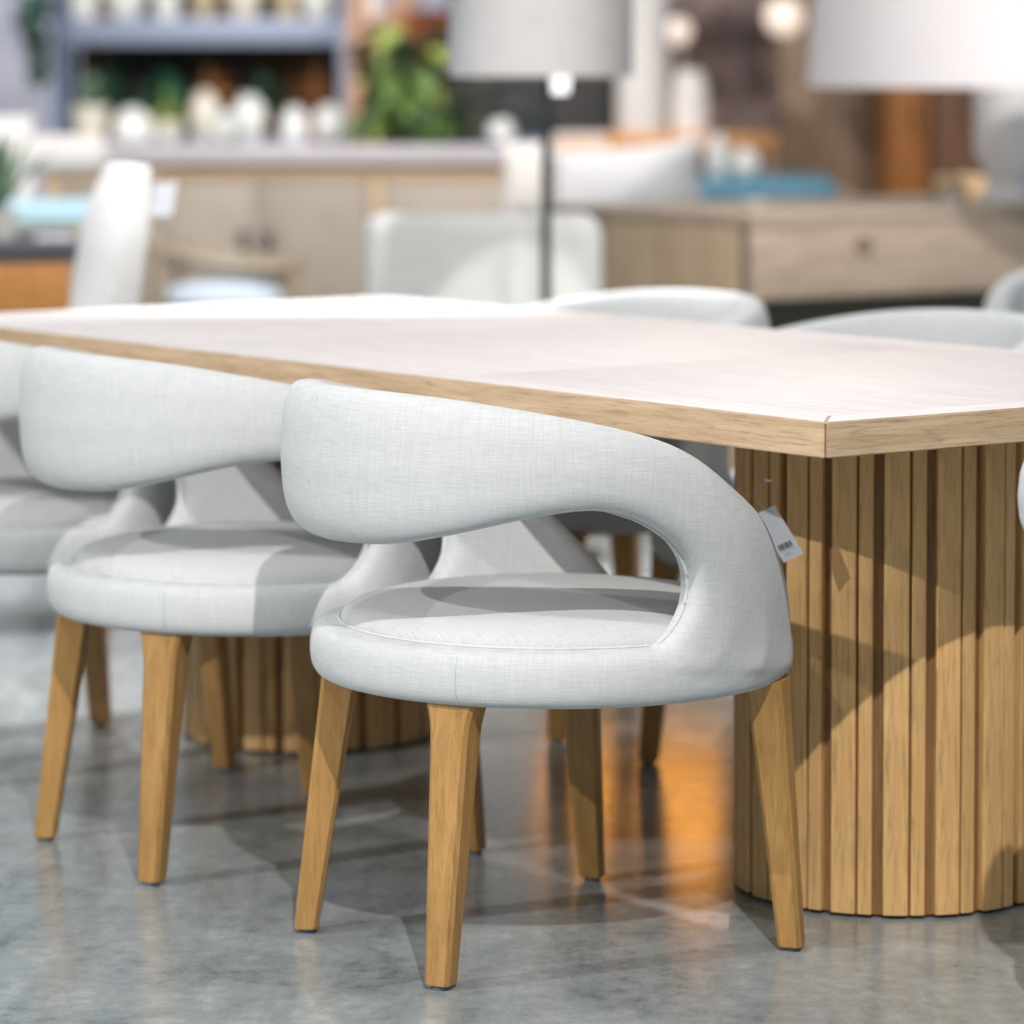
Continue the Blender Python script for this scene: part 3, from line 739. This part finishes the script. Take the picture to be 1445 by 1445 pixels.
for (px, r, h, mt, k, lab) in ((118, .075, .2, 'pot', 0, 'white pot at the left end of the upper shelf'), (178, .09, .2, 'pot', 1, 'wide white vase second on the upper shelf'), (236, .07, .18, 'pot', 0, 'white pot third on the upper shelf'), (288, .05, .16, 'pot_tan', 1, 'sand coloured vase on the upper shelf'), (345, .08, .2, 'pot_cream', 1, 'cream vase right of the sand vase, upper shelf'), (405, .06, .2, 'pot_tan', 0, 'sand coloured pot near the upright, upper shelf'), (448, .075, .2, 'pot', 1, 'white vase at the right end of the upper shelf')):
    pot_plant(px, 22, DF+.04, r, h, M[mt], lab, None, kind=k, name='pot' if k == 0 else 'vase', cat='pot' if k == 0 else 'vase', zbase=zm, group='pots on the upper shelf')
# trailing ivy
t = thing('trailing_ivy', 'dark green ivy trailing down beside the left steel upright', 'plant', (P(62, 0, DF).x, DF-.12, 1.75))
obj('pot', lathe(potp(.06, .1), 20), M['pot'], t, (.05, .0, .0))
obj('bracket', box(.18, .12, .012, .002), M['steel_dark'], t, (.07, .0, -.013))
for k, (dx, z, R) in enumerate(((0, -.25, .07), (-.02, -.36, .06), (.01, -.47, .04), (.01, -.58, .025))):
    f = obj('foliage', cluster(R*1.25, 70, .06, .035, 1.2, 90+k), M['leaf_teal'] if k == 0 else M['leaf_dark'], t, (dx-.02, 0, z+.06), smooth=False); f['kind'] = 'stuff'
obj('vine', tube([(.02, 0, .1), (0, -.02, 0), (-.01, 0, -.25), (.01, 0, -.6)], .004, 5), M['leaf_dark'], t)

# ficus with single leaves
t = thing('ficus', 'leafy green ficus tree in a dark pot left of the lampshade', 'plant', (P(592, 0, 14.8).x, 14.8, 0))
obj('pot', lathe(potp(.16, .3), 28), M['black_cab'], t)
obj('trunk', tube([(0, 0, .25), (.02, .01, .7), (-.01, 0, 1.1), (.02, 0, 1.5)], [.018, .015, .011, .007], 8), M['bark'], t)
lm = []
for mt in ('leaf', 'leaf_light', 'leaf_dark'):
    b = leaf_mesh(.15, .085, .35); m = bpy.data.meshes.new('leaf'); b.to_mesh(m); b.free(); m.materials.append(M[mt]); lm.append(m)
rnd = random.Random(4)
for k in range(150):
    o = bpy.data.objects.new('leaf', lm[rnd.choice((0, 0, 0, 1, 1, 2, 2))]); COL.objects.link(o); o.parent = t
    a = rnd.uniform(0, 2*pi); R = rnd.uniform(.03, .21); z = rnd.uniform(.86, 1.42)
    o.location = (R*cos(a), R*sin(a)*.8, z); o.rotation_euler = (rnd.uniform(-1.0, .6), rnd.uniform(-.5, .5), a-pi/2+rnd.uniform(-.7, .7))

# black cabinet behind ficus
p = P(735, 0, 17.0)
t = thing('black_cabinet', 'tall black cabinet behind the lampshade and ficus', 'cabinet', (p.x-.12, 17.4, 0))
obj('carcass', box(1.2, .5, 1.30, .006), M['black_cab'], t)
for sx in (-1, 1):
    d_ = obj('door', box(.59, .02, 1.2, .004), M['black_cab'], t, (sx*.298, -.262, .05)); obj('knob', lathe([(0, 0), (.015, .004), (.01, .02), (0, .022)], 12), M['black_metal'], d_, (-sx*.25, -.011, .7), (pi/2, 0, 0))
for px, r, h, mt, k, lab in ((520, .08, .28, 'globe', 1, 'glowing pale vase above the black cabinet, left'), (556, .07, .3, 'orange', 1, 'orange vase on top of the black cabinet'), (600, .10, .22, 'terracotta', 0, 'terracotta pot on the black cabinet')):
    pass
pot_plant(560, 40, 17.3, .09, .25, M['orange'], 'orange vase on top of the black cabinet', None, kind=1, name='vase', cat='vase', zbase=1.30)
pot_plant(603, 40, 17.3, .10, .22, M['terracotta'], 'terracotta pot on the black cabinet beside the lampshade', None, kind=0, name='pot', cat='pot', zbase=1.30)
pot_plant(650, 40, 17.35, .09, .3, M['terracotta'], 'terracotta vase on the black cabinet behind the lampshade', None, kind=1, name='vase', cat='vase', zbase=1.30)
o = pot_plant(512, 30, 16.6, .075, .2, M['globe'], 'glowing pale glass lamp beside the diagonal brace', None, kind=2, name='glass_lamp', cat='lamp', zbase=1.46)
t = thing('wall_bracket_shelf', 'small timber ledge holding the glowing lamp', 'shelf', (P(512, 0, 16.6).x, 16.6, 0))
obj('ledge', box(.3, .2, .03, .004), M['amber_beam'], t, (0, 0, 1.4295)); obj('post', box(.05, .05, 1.4295, .004), M['amber_beam'], t, (0, .06, 0))

# amber shelf table with white vases
zs = P(0, 188, 15.6).z; xa = P(800, 0, 15.6).x; xb = P(1094, 0, 15.6).x
t = thing('amber_sofa_table', 'narrow amber wood table with two pale tall vases', 'table', ((xa+xb)/2, 15.6, 0))
obj('tabletop', box(xb-xa, .36, .07, .006), M['amber_wood'], t, (0, 0, zs-.07))
for sx in (-1, 1):
    for sy in (-1, 1): obj('leg', box(.05, .05, zs-.07, .004), M['brown_wood'], t, (sx*((xb-xa)/2-.03), sy*.15, 0))
obj('lower_shelf', box(xb-xa-.11, .32, .03, .004), M['brown_wood'], t, (0, 0, .3))
p = P(906, 190, 15.6); o = obj('floor_vase', lathe([(0, 0), (.10, 0), (.112, .03), (.112, .9), (.10, .94), (.085, .94), (.085, .1), (0, .1)], 32), M['white_warm'], None, (p.x, 15.55, zs)); tag(o, 'tall white cylinder vase right of the lampshade', 'vase')
p = P(972, 190, 15.6); o = obj('floor_vase', lathe([(0, 0), (.085, 0), (.09, .1), (.08, .2), (.06, .26), (.05, .27), (.05, .1), (0, .1)], 32), M['white_warm'], None, (p.x, 15.62, zs)); tag(o, 'shorter pinkish white vase beside the tall cylinder vase', 'vase')
t = thing('peach_box', 'peach coloured storage box left of the white vases', 'box', (P(822, 0, 13.3).x, 13.6, 0))
zpb = P(0, 218, 13.6).z; obj('body', box(.2, .16, P(0, 193, 13.6).z-zpb, .008), M['peach'], t, (0, 0, zpb)); obj('lid', box(.206, .166, .012, .004), M['white_paint'], t, (0, 0, P(0, 193, 13.6).z))
obj('stand', box(.1, .1, zpb, .006), M['tan_wood'], t); obj('stand_base', box(.24, .2, .03, .006), M['tan_wood'], t)

# printed curtain panels on the right, wardrobes
for k, (pa, pb) in enumerate(((862, 962), (964, 1042), (1044, 1122))):
    xa = P(pa, 0, 18.5).x; xb = P(pb, 0, 18.5).x; b = bmesh.new(); n = 24; vsA = []
    for i in range(n+1):
        x = xa+(xb-xa)*i/n; y = .03*sin(i*pi/2.5); vsA.append((x-(xa+xb)/2, y))
    ring = vsA + [(x, y+.006) for x, y in vsA[::-1]]
    lo = [b.verts.new((x, y, .02)) for x, y in ring]; hi = [b.verts.new((x, y, 2.3)) for x, y in ring]; m = len(ring)
    for i in range(m): b.faces.new((lo[i], lo[(i+1) % m], hi[(i+1) % m], hi[i]))
    bmesh.ops.recalc_face_normals(b, faces=b.faces)
    t = thing('curtain', ['mauve printed curtain behind the tall white vase', 'mauve printed curtain in the middle of three', 'mauve printed curtain beside the grey brown wardrobe'][k], 'curtain', ((xa+xb)/2, 18.5, 0), 0, 'mauve curtains')
    obj('cloth', b, M['mauve'], t); obj('rod', tube([(-(xb-xa)/2, 0, 2.32), ((xb-xa)/2, 0, 2.32)], .015, 8), M['black_metal'], t)
def wardrobe(pa, pb, d, h, mat, label, nd=2):
    xa = P(pa, 0, d).x; xb = P(pb, 0, d).x; W_ = xb-xa
    t = thing('wardrobe', label, 'wardrobe', ((xa+xb)/2, d+.3, 0)); obj('carcass', box(W_, .55, h, .006), M[mat], t)
    obj('cornice', box(W_+.04, .59, .06, .01), M[mat], t, (0, 0, h))
    for k in range(nd):
        w_ = W_/nd-.012; d_ = obj('door', box(w_, .02, h-.12, .006), M[mat], t, (-W_/2+W_/nd*(k+.5), -.287, .06))
        obj('handle', box(.012, .02, .16, .004), M['black_metal'], d_, ((1 if k == 0 else -1)*(w_/2-.05), -.02, h*.42))
wardrobe(1100, 1252, 17.0, 2.2, 'brown_wood', 'grey brown wardrobe under the wide lampshade')
wardrobe(1255, 1312, 16.4, 2.1, 'rust_wood', 'rust orange narrow wardrobe under the wide lampshade', 1)
wardrobe(1316, 1445, 17.0, 2.2, 'umber_wood', 'reddish umber wardrobe left of the white lamp base')
for px, py, r, lab in ((956, 44, .062, 'glowing round pendant lamp beside the tall white vase'), (1106, 24, .085, 'glowing round pendant lamp beside the wide lampshade')):
    p = P(px, py, 16.2); t = thing('pendant_lamp', lab, 'lamp', p)
    obj('globe', lathe([(r*sin(pi*k/12), -r*cos(pi*k/12)) for k in range(13)], 24), M['globe'], t); obj('cord', tube([(0, 0, r), (0, 0, 2.5)], .006, 6), M['black_metal'], t)
    obj('cap', lathe([(0, r-.005), (.03, r-.005), (.02, r+.03), (0, r+.03)], 12), M['black_metal'], t)
